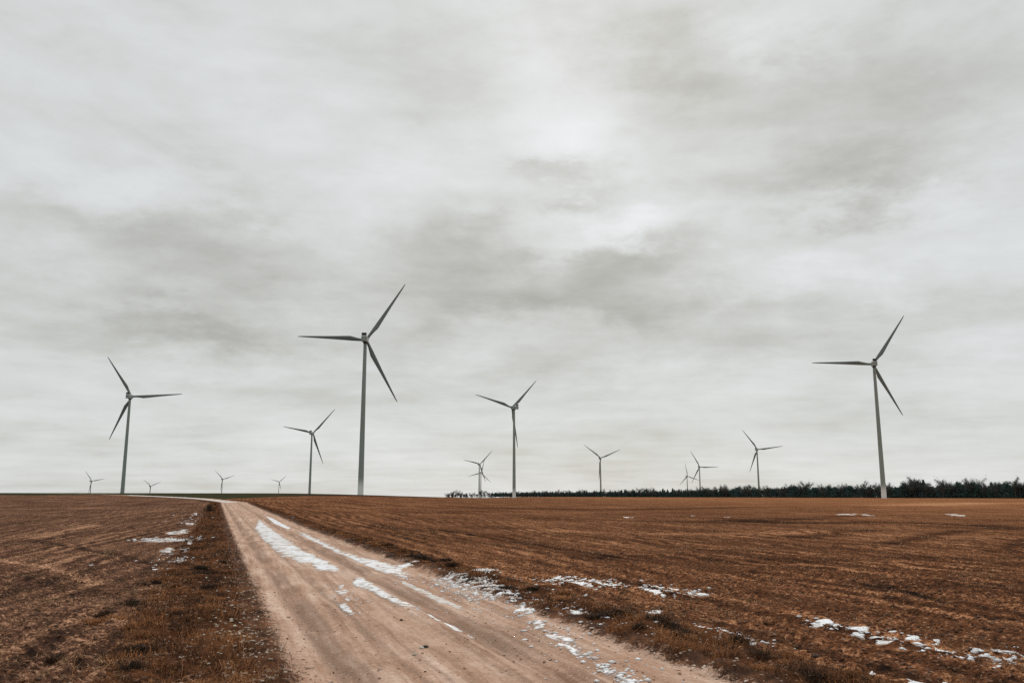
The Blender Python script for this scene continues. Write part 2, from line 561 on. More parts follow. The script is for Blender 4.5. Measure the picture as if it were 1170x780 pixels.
# clods of turned soil
x, y = scatter(110000, 6.0, 60, 40, .85)
u = road_u(x, y)
keep = ((u < -2.9) | (u > 2.5)) & (rng.random(len(x)) < np.clip(.45 + .9 * noise(x / 1.4, y / 1.4, 61), .05, 1))
x, y, u = x[keep], y[keep], u[keep]
lumps('soil_clods', x, y, .014 + .058 * rng.random(len(x)) ** 2.4, np.clip(rng.normal(.55, .22, len(x)), 0, 1), M_CLOD, .6, .45)

# pale gravel washed to the road's left edge, thin elsewhere
x, y = scatter(150000, 6.0, 60, 40, .8)
u = road_u(x, y)
pr = np.exp(-((u + 2.45) / .38) ** 2) * np.clip(.55 + 1.1 * noise(x / .8, y / .8, 71), .05, 1) * .9
pr += np.exp(-((u - 2.2) / .3) ** 2) * .10 + (np.abs(u) < 2) * .012 + np.exp(-((u + 3.1) / .5) ** 2) * .10
keep = rng.random(len(x)) < pr
x, y, u = x[keep], y[keep], u[keep]
lumps('gravel', x, y, .014 + .034 * rng.random(len(x)) ** 2, np.clip(rng.normal(.55, .27, len(x)), 0, 1), M_STONE, .6)

# dark crumbs of earth on the road
x, y = scatter(60000, 6.0, 40, 40, .8)
u = road_u(x, y)
keep = (np.abs(u) < 2.1) & (rng.random(len(x)) < np.clip(.10 + .45 * noise(x / .9, y / .9, 73) + .25 * sm(np.abs(u) - 1.2), .01, 1))
x, y = x[keep], y[keep]
lumps('earth_crumbs', x, y, .008 + .022 * rng.random(len(x)) ** 4, np.clip(rng.normal(.75, .25, len(x)), 0, 1), M_CLOD, .6)


# ------------------------------------------------------------------ snow
def snow_material():
    m, T, b = new_mat('old_snow', .6, .3)
    p = T.pos()
    n = T.noise(p, 5, 5, .65); n2 = T.noise(p, 40, 3, .6)
    c = T.ramp(T.rng(n, .3, .7), [(0, (.50, .47, .45)), (.42, (.67, .68, .70)), (1, (.78, .79, .81))])
    c = T.mix(T.math('MULTIPLY', T.rng(n2, .58, .70), .6), c, (.40, .31, .25))
    rim = T.rng(T.math('ADD', T.attr('rim'), T.math('MULTIPLY', T.math('SUBTRACT', n, .5), 1.1)), .0, .8)
    c = T.mix(rim, (.36, .27, .215), c)
    T.put(b.inputs['Base Color'], c)
    bump = T.node('ShaderNodeBump'); bump.inputs['Strength'].default_value = .5; bump.inputs['Distance'].default_value = .02
    T.put(bump.inputs['Height'], T.math('ADD', n, T.math('MULTIPLY', n2, .3)))
    T.put(b.inputs['Normal'], bump.outputs[0])
    return m


def slush_material():
    m, T, b = new_mat('slush', .8, .1)
    n = T.noise(T.pos(), 6, 5, .65)
    T.put(b.inputs['Base Color'], T.ramp(T.rng(n, .3, .7), [(0, (.42, .34, .29)), (1, (.72, .69, .66))]))
    return m


M_SNOW = snow_material(); M_SLUSH = slush_material()


def poly_sd(x, y, Q):
    """Signed distance, positive inside."""
    d = np.full(x.shape, 1e9); ins = np.zeros(x.shape, bool)
    for i in range(len(Q)):
        a, b = Q[i], Q[(i + 1) % len(Q)]
        d = np.minimum(d, seg_dist(x, y, a, b))
        c = ((a[1] > y) != (b[1] > y))
        with np.errstate(divide='ignore', invalid='ignore'):
            xi = (b[0] - a[0]) * (y - a[1]) / (b[1] - a[1] + 1e-12) + a[0]
        ins ^= c & (x < xi)
    return np.where(ins, d, -d)


snow_seed = [100]


def blur(G, k):
    """Box blur of k cells each way."""
    for ax in (0, 1):
        n = G.shape[ax]; kk = min(k, max(1, n // 2 - 1))
        Gp = np.concatenate([np.repeat(np.take(G, [0], ax), kk + 1, ax), G, np.repeat(np.take(G, [-1], ax), kk, ax)], ax)
        c = np.cumsum(Gp, ax)
        w = 2 * kk + 1
        G = (np.take(c, np.arange(w, w + n), ax) - np.take(c, np.arange(0, n), ax)) / w
    return G


def snow_geo(Q0, frag=.5, fs=.35, lift=.010, fill=.8, thin=0.0):
    """A thin melting sheet inside one outline: it fills the hollows, clods stand out of it, its rim is broken."""
    snow_seed[0] += 3; sd0 = snow_seed[0]
    Q = np.array([pick(*p) for p in Q0])
    r = float(np.hypot(*Q.T).mean())
    e1 = np.array([math.cos(ROAD_ANG), math.sin(ROAD_ANG)]); e2 = np.array([-math.sin(ROAD_ANG), math.cos(ROAD_ANG)])
    if r > 60:                                   # far off: cells along and across the line of sight
        e2 = Q.mean(0) / r; e1 = np.array([e2[1], -e2[0]])
    pa = Q @ e1; pb = Q @ e2
    ca = max(.014, r * .0010); cb = max(.02, r * .0022); pad = .2 + cb * 2
    ga = np.arange(pa.min() - pad, pa.max() + pad, ca); gb = np.arange(pb.min() - pad, pb.max() + pad, cb)
    while len(ga) * len(gb) > 400000: ga = ga[::2]; gb = gb[::2]
    A, B = np.meshgrid(ga, gb)
    X = A * e1[0] + B * e2[0]; Y = A * e1[1] + B * e2[1]
    sdv = poly_sd(X, Y, Q)
    wid = max(.06, float(sdv.max()))
    n = noise(X / fs, Y / fs, sd0) + .6 * noise(X / fs * 2.1, Y / fs * 2.1, sd0 + 1) + .45 * noise(X / fs * 4.7, Y / fs * 4.7, sd0 + 2)
    G = height(X, Y)
    k = max(2, int(.22 / (.5 * (ca + cb))))
    S = blur(G, k)
    hollow = np.clip((S - G) / .03, -1.2, 1.2)
    m = np.minimum(sdv / (.35 * wid), 1.0) + frag * (1.5 * n + .55 * hollow) - .45 * frag - thin
    m = np.minimum(m, sdv / (.35 * wid) + .9)
    rel = lift * (1 + .5 * n)
    top = G * (1 - fill) + S * fill + rel
    Z = np.where(m > 0, np.minimum(top, G + rel * 3 + .02) * np.clip(m * 5, 0, 1) + (G - .004) * (1 - np.clip(m * 5, 0, 1)), G - .02)
    keep = m > 0
    kq = keep[:-1, :-1] | keep[1:, :-1] | keep[:-1, 1:] | keep[1:, 1:]
    h, w = X.shape
    I = np.arange(h * w).reshape(h, w)
    q = np.stack([I[:-1, :-1], I[:-1, 1:], I[1:, 1:], I[1:, :-1]], -1)[kq]
    if len(q) == 0: return None
    ids, inv = np.unique(q, return_inverse=True)
    return np.stack([X, Y, Z], -1).reshape(-1, 3)[ids], inv.reshape(-1, 4), m.reshape(-1)[ids]


CRUMBS = []


def snow(name, polys, mat=None, **kw):
    Vs, Fs, Ms, base = [], [], [], 0
    for Q0 in polys:
        g_ = snow_geo(Q0, **kw)
        if g_ is None: continue
        Vs.append(g_[0]); Fs.append(g_[1] + base); base += len(g_[0]); Ms.append(g_[2])
    return mesh_np(name, np.concatenate(Vs), [np.concatenate(Fs)], mat or M_SNOW, attrs={'rim': np.concatenate(Ms)}, smooth=True)


def z2(*pts): return [(200 + a / 3.547, 560 + b / 3.547) for a, b in pts]
def z3(*pts): return [(400 + a / 3.547, 560 + b / 3.547) for a, b in pts]
def z4(*pts): return [(600 + a / 3.547, 560 + b / 3.547) for a, b in pts]
def z5(*pts): return [(870 + a / 3.547, 560 + b / 3.547) for a, b in pts]
def z1(*pts): return [(a / 3.547, 560 + b / 3.547) for a, b in pts]


SG = 'melting snow patches on the road and fields'


def patch(label, polys, thick=None, lift=None, **kw):
    """The first outline is the patch; the loose scraps round it go with the uncountable snow."""
    if lift: kw['lift'] = lift
    for Q0 in polys[1:]:
        g_ = snow_geo(Q0, **{k: v for k, v in kw.items() if k != 'mat'})
        if g_ is not None: CRUMBS.append(g_)
    return tag(snow('snow_patch', polys[:1], **kw), label, 'snow patch', SG)


patch('long snow strip with brown gaps between the wheel tracks of the dirt road',
      [z2((318, 152), (340, 113), (400, 158), (470, 205), (560, 255), (640, 290), (690, 322), (640, 325), (575, 318), (530, 290), (480, 288), (425, 252), (390, 228), (350, 190))], frag=.75, fs=.6, thin=.0)
patch('thin far snow streak at the road edge before the bend',
      [z2((362, 100), (400, 113), (472, 150), (455, 154), (400, 132))], frag=.2)
patch('long ribbon of snow along the right edge of the dirt road',
      [z2((488, 163), (530, 172), (600, 203), (690, 243), (760, 268), (840, 280), (900, 298), (985, 295), (940, 312), (948, 348), (915, 354), (880, 334), (800, 318), (740, 293), (680, 264), (600, 226), (520, 188))], frag=.8, fs=.25, thin=.05)
patch('solid wedge of white snow in the middle of the dirt road',
      [z2((708, 376), (735, 343), (765, 349), (830, 393), (880, 418), (978, 462), (945, 472), (900, 461), (840, 432), (790, 404))], frag=.75, fs=.22)
patch('small broken snow patch left of the solid wedge on the road',
      [z2((652, 450), (692, 443), (738, 496), (715, 494), (680, 474)), z2((655, 385), (680, 372), (690, 384), (668, 394)), z2((645, 402), (705, 398), (706, 408), (660, 418)),
       z2((685, 432), (706, 428), (712, 440), (692, 444))], frag=1.1, fs=.12, thin=.15)
patch('thin grey slush strip running on from the ribbon of snow',
      [z3((200, 360), (225, 362), (280, 385), (345, 415), (465, 468), (445, 478), (350, 443), (280, 408), (215, 375))], frag=.8, fs=.3, thin=.1, mat=M_SLUSH)
patch('narrow snow sliver beside the right wheel track of the road',
      [z3((300, 490), (330, 495), (375, 520), (350, 520)), z3((375, 530), (405, 528), (440, 540), (462, 558), (420, 560)), z3((465, 568), (485, 570), (506, 582), (490, 584))], frag=.6, fs=.2)
patch('chain of lumpy snow at the right edge of the road below the verge',
      [z3((645, 492), (690, 465), (752, 482), (745, 494), (690, 486)), z3((730, 530), (760, 515), (800, 525), (790, 545), (745, 546)), z3((780, 575), (830, 568), (918, 588), (915, 600), (800, 594)),
       z3((830, 610), (880, 605), (935, 640), (930, 662), (905, 658), (880, 636)), z3((850, 545), (895, 548), (895, 560), (862, 558)), z4((300, 700), (330, 705), (355, 728), (330, 728)), z4((370, 742), (410, 742), (500, 776), (500, 790), (430, 770))], frag=1.0, fs=.13, thin=.1)
patch('bright band of snow along a furrow just beyond the dark right verge',
      [z4((75, 362), (120, 350), (190, 350), (270, 363), (362, 360), (375, 392), (300, 394), (200, 386), (105, 382))], frag=1.15, fs=.13, thin=.0)
patch('shorter broken snow band right of the bright furrow band',
      [z4((440, 392), (500, 380), (560, 390), (562, 412), (470, 406)), z4((580, 390), (625, 392), (625, 398), (585, 397)), z4((640, 406), (700, 404), (745, 414), (745, 422), (690, 418))], frag=1.15, fs=.13, thin=.0)
patch('widest snow patch lying in the furrows of the near ploughed field',
      [z5((200, 517), (268, 508), (330, 538), (440, 543), (452, 558), (400, 566), (330, 556), (228, 541)), z5((360, 556), (395, 556), (425, 572), (410, 578), (370, 570))], frag=1.0, fs=.13, thin=-.4)
patch('snow sliver lower down the same furrow as the widest field patch',
      [z5((450, 575), (490, 580), (545, 585), (607, 602), (600, 613), (520, 606), (468, 598)), z5((512, 562), (545, 560), (550, 570), (520, 572)), z5((578, 582), (620, 572), (662, 596), (650, 604), (600, 592))], frag=1.0, fs=.13, thin=-.45)
patch('small hooked snow patch between two slivers in the ploughed field',
      [z5((688, 588), (722, 590), (722, 620), (762, 632), (745, 643), (708, 636)), z5((678, 655), (728, 662), (722, 672), (682, 668))], frag=.9, fs=.13, thin=-.4)
patch('ragged snow slivers at the near corner of the ploughed field',
      [z5((928, 630), (980, 634), (1035, 648), (1020, 658), (960, 648)), z5((895, 645), (935, 650), (925, 660), (900, 658)), z5((970, 655), (1025, 668), (1010, 674), (975, 668)), z5((840, 656), (915, 666), (905, 674), (850, 668)),
       z5((1026, 696), (1080, 700), (1080, 714), (1035, 710)), z5((948, 702), (985, 704), (980, 712), (955, 712)), z5((985, 686), (1010, 690), (1005, 698), (985, 696))], frag=.9, fs=.13, thin=-.4)
patch('white snow sliver under dry tussocks beside the near verge',
      [z5((565, 740), (585, 752), (625, 768), (700, 776), (690, 786), (600, 782)), z5((725, 762), (755, 758), (760, 772), (735, 776))], frag=.3, fs=.2, thick=.05)
patch('small clump of snow nearest the dark tussocks of the verge',
      [z5((425, 738), (450, 722), (468, 738), (455, 752), (432, 752))], frag=.3, fs=.15, thick=.06)
FARKW = dict(frag=1.4, fs=.9, thin=.5, lift=.02, mat=M_SLUSH)
patch('thin distant snow streak in the middle of the ploughed field',
      [z5((285, 97), (340, 94.5), (392, 96), (380, 100), (310, 101)), z5((395, 98), (430, 98), (475, 102), (465, 105), (415, 102))], **FARKW)
patch('distant snow streak at the right of the far ploughed field',
      [z5((740, 97), (790, 96), (840, 100), (830, 103), (760, 101))], **FARKW)
for Q0 in (z4((396, 108), (440, 107), (445, 109.5), (408, 110)), z4((650, 103), (696, 102.3), (692, 104.5)), z4((775, 108.5), (835, 107.8), (830, 110))):
    g_ = snow_geo(Q0, frag=1.3, fs=.9, thin=.5, lift=.02)
    if g_ is not None: CRUMBS.append(g_)
patch('row of snow specks in the furrows of the stubble field',
      [z1((565, 202), (600, 194), (680, 192), (770, 196), (772, 206), (680, 208), (600, 210)), z1((655, 176), (700, 166), (755, 155), (775, 162), (765, 176), (700, 180)), z1((745, 132), (790, 134), (790, 142), (750, 142)), z1((785, 92), (800, 90), (800, 100), (788, 102))], frag=1.2, fs=.42, thin=.15)
patch('snow blotches where the stubble field meets the grass verge',
      [z1((640, 244), (690, 230), (715, 242), (690, 252), (650, 252)), z1((700, 302), (725, 285), (757, 268), (758, 284), (725, 308)), z1((735, 240), (768, 236), (762, 254), (738, 254)), z1((605, 304), (630, 300), (645, 316), (620, 316)), z1((670, 316), (715, 318), (712, 326), (680, 326)), z1((755, 212), (780, 210), (778, 222), (758, 222))], frag=1.0, fs=.3, thin=.25)

patch('pale icy snow covering the dirt road where it bends left on the brow',
      [[(258, 572.2), (247, 570.6), (225, 568.8), (200, 567.5), (172, 566.3), (150, 565.5), (140, 565.5), (150, 566.3), (175, 567.3), (200, 568.6), (228, 570.4), (248, 572.6), (258, 573.8), (272, 573.0)]], frag=.35, fs=2.5, mat=M_SLUSH, lift=.06)

# crumbs nobody could count: the crumbled snow on the verge
for Q0 in [z3((310, 358), (360, 350), (430, 342), (520, 345), (600, 372), (665, 400), (700, 440), (700, 462), (620, 448), (540, 442), (440, 436), (380, 400), (320, 370)),
                  z3((480, 330), (560, 318), (600, 332), (560, 345)),
                  z4((600, 560), (640, 555), (660, 568), (620, 572)), z4((635, 572), (690, 576), (690, 586), (645, 580)), z4((705, 562), (750, 556), (745, 570), (712, 574)), z4((775, 572), (825, 566), (820, 582), (785, 586)), z4((895, 612), (940, 608), (945, 622), (905, 624)),
                  z4((185, 495), (250, 500), (250, 512), (195, 510)), z4((475, 486), (555, 484), (550, 496), (485, 496)), z4((80, 470), (110, 475), (100, 490), (82, 486)), z4((540, 700), (570, 712), (560, 720), (542, 714))]:
    g_ = snow_geo(Q0, frag=1.25, fs=.12, lift=.018, thin=.62 if len(Q0) > 6 else -.1)
    if g_ is not None: CRUMBS.append(g_)
def snow_crumbs(path, n, spread, smin=.02, smax=.075):
    """Loose lumps of snow strewn along a line of picture points."""
    Pw = np.array([pick(*p) for p in path]); k = rng.integers(0, len(Pw) - 1, n); t = rng.random((n, 1))
    C = Pw[k] * (1 - t) + Pw[k + 1] * t + rng.normal(0, spread, (n, 2)) * rng.random((n, 1))
    size = smin + (smax - smin) * rng.random(n) ** 2.5
    z = height(C[:, 0], C[:, 1])
    J = ICO_V[None] * (1 + rng.uniform(-.35, .35, (n, 12, 1))) * np.stack([size * 1.3, size, size * .45], -1)[:, None, :] / 2
    V = J + np.stack([C[:, 0], C[:, 1], z + size * .1], -1)[:, None, :]
    T3 = (np.arange(n)[:, None, None] * 12 + ICO_F[None]).reshape(-1, 3)
    CRUMBS.append((V.reshape(-1, 3), np.concatenate([T3, T3[:, 2:]], 1), np.full(n * 12, 1.0)))


snow_crumbs(z3((330, 352), (480, 360), (620, 410), (700, 470)), 420, .9)
snow_crumbs(z3((690, 480), (790, 545), (900, 620)) + z4((330, 715), (470, 778)), 260, .35)
snow_crumbs(z4((90, 372), (230, 374), (370, 384), (560, 400), (740, 418)), 340, .55)
snow_crumbs(z4((600, 565), (720, 570), (830, 582), (940, 620)), 120, .6)
snow_crumbs(z4((20, 440), (110, 480), (240, 505), (420, 560)), 110, .5)
snow_crumbs(z5((210, 520), (330, 548), (470, 575), (610, 605), (750, 640), (920, 660), (1060, 705)), 260, .35)
snow_crumbs(z5((840, 660), (980, 650), (1064, 660)), 50, .4)
snow_crumbs(z1((570, 200), (680, 198), (775, 200)), 160, .8, .04, .14)
snow_crumbs(z1((640, 245), (700, 290), (755, 280)), 90, .7, .03, .10)
snow_crumbs(z1((745, 137), (790, 95)), 50, 1.0, .05, .14)
snow_crumbs(z2((320, 160), (460, 270), (590, 318), (700, 325)), 120, .3, .015, .05)
snow_crumbs(z2((650, 380), (690, 420), (730, 495)), 80, .35, .012, .045)
snow_crumbs(z2((480, 170), (690, 250), (930, 340)) + z3((260, 385), (450, 475)), 160, .25, .015, .05)
snow_crumbs(z2((720, 370), (970, 465), (1010, 495)), 60, .25, .012, .045)
off_ = np.cumsum([0] + [len(g_[0]) for g_ in CRUMBS])
o = mesh_np('snow', np.concatenate([g_[0] for g_ in CRUMBS]), [np.concatenate([g_[1] + k for g_, k in zip(CRUMBS, off_)])], M_SNOW, attrs={'rim': np.concatenate([g_[2] for g_ in CRUMBS])}, smooth=True)
tag(o, kind='stuff')


# ------------------------------------------------------------------ things: stones, scrap, shrub
def stone(label, px, py, size, tone, cat='stone'):
    p = pick(px, py)
    bumps = 2
    import bmesh
    bm = bmesh.new(); bmesh.ops.create_icosphere(bm, subdivisions=2, radius=size / 2)
    for v in bm.verts:
        k = 1 + .35 * float(noise(np.array([v.co.x / size * 3 + px]), np.array([v.co.y / size * 3 + v.co.z / size * 2]), 9)[0])
        v.co = (v.co.x * k * 1.3, v.co.y * k, v.co.z * k * .65)
    me = bpy.data.meshes.new('stone'); bm.to_mesh(me); bm.free()
    m, T, b = new_mat('stone_' + cat, .85, .2)
    T.put(b.inputs['Base Color'], T.mix(T.rng(T.noise(T.pos(), 40, 4), .35, .65), tone, tuple(c * .6 for c in tone)))
    me.materials.append(m)
    o = link(bpy.data.objects.new('stone', me))
    o.location = (p[0], p[1], float(height(p[0:1], p[1:2])[0]) + size * .2)
    return tag(o, label, 'stone', 'loose stones on the road')


stone('dark stone with a white side lying on the bare road', 486, 736.5, .055, (.05, .045, .035))
stone('white stone touching the dark stone on the road', 482, 737.3, .045, (.62, .60, .56))
stone('pale flat stone nearer the camera than the dark stone', 473.5, 744.5, .045, (.55, .48, .41))
stone('brown stone beside the wheel track below the snow wedge', 458.5, 706.5, .045, (.09, .05, .03))


def scrap():
    p = pick(334, 593.5)
    nx = 9
    a, b = np.meshgrid(np.linspace(-.16, .16, nx), np.linspace(-.11, .11, nx))
    z = .05 + .05 * noise(a * 14 + 3, b * 14, 3) + .08 * np.abs(noise(a * 6, b * 6 + 5, 4))
    V = np.stack([a, b, z], -1).reshape(-1, 3)
    I = np.arange(nx * nx).reshape(nx, nx)
    q = np.stack([I[:-1, :-1], I[:-1, 1:], I[1:, 1:], I[1:, :-1]], -1).reshape(-1, 4)
    m, T, bs = new_mat('blue_plastic', .5, .4)
    T.put(bs.inputs['Base Color'], T.mix(T.noise(T.pos(), 9), (.05, .13, .24), (.10, .22, .34)))
    o = mesh_np('plastic_scrap', V, [q], m)
    md = o.modifiers.new('thickness', 'SOLIDIFY'); md.thickness = .004
    o.location = (p[0], p[1], float(height(p[0:1], p[1:2])[0]))
    tag(o, 'crumpled blue plastic scrap lying on the verge beside the road', 'litter')


scrap()


def tube(pts, radii, n=6):
    """Tapered tube along pts -> V, quads."""
    pts = np.asarray(pts, float); V = []; k = len(pts)
    for i in range(k):
        d = pts[min(i + 1, k - 1)] - pts[max(i - 1, 0)]; d /= np.linalg.norm(d) + 1e-9
        a = np.cross(d, (0.31, .17, .93) if abs(d[2]) < .9 else (1, 0, 0)); a /= np.linalg.norm(a) + 1e-9
        b = np.cross(d, a)
        for j in range(n):
            t = 2 * math.pi * j / n
            V.append(pts[i] + radii[i] * (a * math.cos(t) + b * math.sin(t)))
    F = [(i * n + j, i * n + (j + 1) % n, (i + 1) * n + (j + 1) % n, (i + 1) * n + j) for i in range(k - 1) for j in range(n)]
    return np.array(V), np.array(F)


class Acc:
    def __init__(s): s.V = []; s.Q = []; s.T = []; s.n = 0; s.R = []
    def add(s, V, Q=None, T=None, rnd=.5):
        if Q is not None and len(Q): s.Q.append(np.asarray(Q) + s.n)
        if T is not None and len(T): s.T.append(np.asarray(T) + s.n)
        s.V.append(np.asarray(V)); s.n += len(V)
        s.R.append(np.full(len(V), rnd) if np.isscalar(rnd) else rnd)
    def build(s, name, mat, parent=None, smooth=False):
        f = []
        if s.Q: f.append(np.concatenate(s.Q))
        if s.T: f.append(np.concatenate(s.T))
        return mesh_np(name, np.concatenate(s.V), f, mat, parent, attrs={'rnd': np.concatenate(s.R)}, smooth=smooth)


M_BARK = rnd_material('dark_bark', [(0, (.030, .030, .028)), (1, (.085, .075, .065))])
M_TWIG = rnd_material('bare_twigs', [(0, (.045, .058, .056)), (.6, (.075, .085, .080)), (1, (.14, .138, .12))])
M_NEEDLE = rnd_material('dark_needles', [(0, (.028, .056, .056)), (.6, (.048, .090, .087)), (1, (.075, .125, .113))])
M_SHRUB = rnd_material('shrub_leaves', [(0, (.020, .017, .013)), (.6, (.050, .034, .023)), (1, (.12, .066, .036))])


def leaf_tris(C, size, up=.0):
    """One sliver or leaf triangle about each centre."""
    n = len(C)
    a = rng.normal(0, 1, (n, 3)); a /= np.linalg.norm(a, axis=1, keepdims=True)
    b = rng.normal(0, 1, (n, 3)); b[:, 2] += up; b /= np.linalg.norm(b, axis=1, keepdims=True)
    s = (size * rng.uniform(.6, 1.4, n))[:, None]
    V = np.stack([C - a * s * .5, C + a * s * .5, C + b * s], 1).reshape(-1, 3)
    return V, np.arange(3 * n).reshape(-1, 3)


def shrub():
    p = pick(239, 584.5)
    e = bpy.data.objects.new('shrub', None); link(e)
    e.location = (p[0], p[1], float(height(p[0:1], p[1:2])[0]) - .02)
    A = Acc()
    for k in range(16):
        a = rng.uniform(0, 6.28); l = rng.uniform(.35, .85)
        V, F = tube([(0, 0, 0), (math.cos(a) * .13, math.sin(a) * .13, l * .5), (math.cos(a) * .36, math.sin(a) * .36, l)], [.018, .012, .004], 5)
        A.add(V, F, rnd=rng.random())
    A.build('stem', M_BARK, e)
    n = 800
    C = rng.normal(0, 1, (n, 3)); C /= np.linalg.norm(C, axis=1, keepdims=True)
    C *= (rng.random(n) ** .4)[:, None] * (1 + .45 * noise(C[:, 0] * 2 + 7, C[:, 1] * 2 + C[:, 2] * 1.3, 4))[:, None]
    ctr = rng.normal(0, 1, (11, 3)) * (.20, .20, .24) + (0, 0, .58); ctr[0] = (.05, 0, 1.0); ctr[1] = (-.3, 0, .25); ctr[2] = (.3, .1, .22)
    C = C * (.26, .26, .20) * rng.uniform(.6, 1.3, (n, 1)) + (ctr * (1.25, 1.25, .5))[rng.integers(0, 11, n)]
    C[:, 2] = np.abs(C[:, 2])
    V, F = leaf_tris(C, .075)
    B = Acc(); B.add(V, None, F, np.repeat(rng.random(n), 3))
    B.build('foliage', M_SHRUB, e)
    tag(e, 'lone dark bush on the grass verge where the road bends', 'bush')


shrub()


# ------------------------------------------------------------------ wood on the skyline
def bare_tree(h, wid):
    """Leafless broadleaf tree: trunk with limbs, crown of fine twigs."""
    t = Acc(); c = Acc()
    lean = rng.normal(0, .02, 2) * h
    top = np.array([lean[0], lean[1], h * .78])
    pts = [np.array([0, 0, -.6]), np.array([lean[0] * .2, lean[1] * .2, h * .3]), top * np.array([.7, .7, .75]), top]
    V, F = tube(pts, [h * .022, h * .017, h * .010, h * .004], 6); t.add(V, F, rnd=rng.random())
    for k in range(15):
        f = rng.uniform(.30, .95); b = np.array([lean[0] * f, lean[1] * f, h * .78 * f])
        a = rng.uniform(0, 6.28); L = wid * rng.uniform(.28, .52)
        rise = rng.uniform(.45, 1.1) * L
        e = b + np.array([math.cos(a) * L, math.sin(a) * L, rise]); e[2] = min(e[2], h * rng.uniform(.9, 1.0))
        mid = (b + e) / 2 + np.array([0, 0, -.12 * L])
        V, F = tube([b, mid, e], [h * .008, h * .005, h * .002], 5); t.add(V, F, rnd=rng.random())
        n = 60
        s = rng.random(n) ** .7
        base = b + (e - b) * s[:, None]
        d = rng.normal(0, 1, (n, 3)) * (1, 1, .6) + (math.cos(a) * .6, math.sin(a) * .6, .8); d /= np.linalg.norm(d, axis=1, keepdims=True)
        l = (h * .10 * rng.uniform(.5, 1.5, n))[:, None]
        w = np.cross(d, rng.normal(0, 1, (n, 3))); w /= np.linalg.norm(w, axis=1, keepdims=True); w *= h * .0042
        base = base + rng.normal(0, h * .012, (n, 3))
        c.add(np.stack([base - w, base + w, base + d * l], 1).reshape(-1, 3), None, np.arange(3 * n).reshape(-1, 3), np.repeat(rng.random(n), 3))
        n2 = 40
        C = e + rng.normal(0, wid * .09, (n2, 3))
        V, F = leaf_tris(C, h * .030); c.add(V * 1.0, None, F, np.repeat(rng.random(n2), 3))
    return t, c, M_TWIG


def ever_tree(h, wid):
    """Dense dark evergreen with a ragged pointed crown."""
    t = Acc(); c = Acc()
    V, F = tube([(0, 0, -.6), (0, 0, h * .5), (0, 0, h * .97)], [h * .018, h * .011, h * .002], 6); t.add(V, F, rnd=rng.random())
    n = 1500
    f = rng.random(n) ** .8
    a = rng.uniform(0, 6.28, n)
    env = wid * .5 * (1 - f) ** .72 * (1 + .35 * np.sin(a * 3 + f * 17 + rng.uniform(0, 6)) * .6 + .25 * rng.normal(0, 1, n) * .5)
    rad = env * rng.random(n) ** .45
    C = np.stack([np.cos(a) * rad, np.sin(a) * rad, h * (.04 + .94 * f) - .16 * rad], -1)
    V, F = leaf_tris(C, h * .055); c.add(V, None, F, np.repeat(rng.random(n), 3))
    return t, c, M_NEEDLE


def round_tree(h, wid):
    """Bushy ivy-dark tree with an uneven lobed crown."""
    t = Acc(); c = Acc()
    V, F = tube([(0, 0, -.6), (.02 * h, 0, h * .35), (0, .02 * h, h * .8)], [h * .022, h * .016, h * .004], 6); t.add(V, F, rnd=rng.random())
    for k in range(9):
        a = rng.uniform(0, 6.28); q = rng.random()
        ce = np.array([math.cos(a) * wid * .28 * q, math.sin(a) * wid * .28 * q, h * rng.uniform(.30, .84)])
        V, F = tube([(0, 0, ce[2] * .6), tuple(ce)], [h * .008, h * .002], 5); t.add(V, F, rnd=rng.random())
        n = 190
        d = rng.normal(0, 1, (n, 3)); d /= np.linalg.norm(d, axis=1, keepdims=True)
        C = ce + d * (rng.random(n) ** .4)[:, None] * wid * rng.uniform(.16, .27)
        V, F = leaf_tris(C, h * .038); c.add(V, None, F, np.repeat(rng.random(n), 3))
    C = rng.normal(0, 1, (260, 3)) * (wid * .28, wid * .28, h * .14) + (0, 0, h * .24)
    V, F = leaf_tris(C, h * .05); c.add(V, None, F, np.repeat(rng.random(260), 3))
    return t, c, M_NEEDLE


PROTO = []
KINDS = [('bare', bare_tree, 14, 9.5), ('bare', bare_tree, 13, 8), ('bare', bare_tree, 15, 11), ('ever', ever_tree, 14, 6), ('ever', ever_tree, 13, 7),
         ('round', round_tree, 12, 8.5), ('round', round_tree, 13, 9.5), ('round', round_tree, 11, 9)]
for kd, fn, h, w in KINDS:
    t, c, cm = fn(h, w)
    to = t.build('trunk', M_BARK); co = c.build('crown', cm)
    PROTO.append((kd, h, to.data, co.data, c))
    bpy.data.objects.remove(to); bpy.data.objects.remove(co)

KIND_LABEL = {'bare': 'bare broadleaf tree in the dark wood along the far edge of the ploughed field',
              'ever': 'dark pointed evergreen in the wood along the far edge of the ploughed field',
              'round': 'dark bushy tree in the wood along the far edge of the ploughed field'}
KIND_GROUP = {'bare': 'bare trees of the far wood', 'ever': 'pointed evergreens of the far wood', 'round': 'bushy trees of the far wood'}


def tree(x, y, k, s, label=None, group=None):
    kd, h, tm, cm, _ = PROTO[k]
    e = bpy.data.objects.new('pine_tree' if kd == 'ever' else 'tree', None); link(e)
    e.location = (x, y, float(macro(np.array([x]), np.array([y]))[0]))
    e.rotation_euler = (0, 0, rng.uniform(0, 6.28)); e.scale = (s * rng.uniform(.9, 1.15), s * rng.uniform(.9, 1.15), s)
    tag(e, label or KIND_LABEL[kd], 'tree', group or KIND_GROUP[kd])
    link(bpy.data.objects.new('trunk', tm), e); link(bpy.data.objects.new('crown', cm), e)
    return e


E0 = np.array([-14., 1915.]); E1 = np.array([361., 600.]); E2 = np.array([560., 330.])


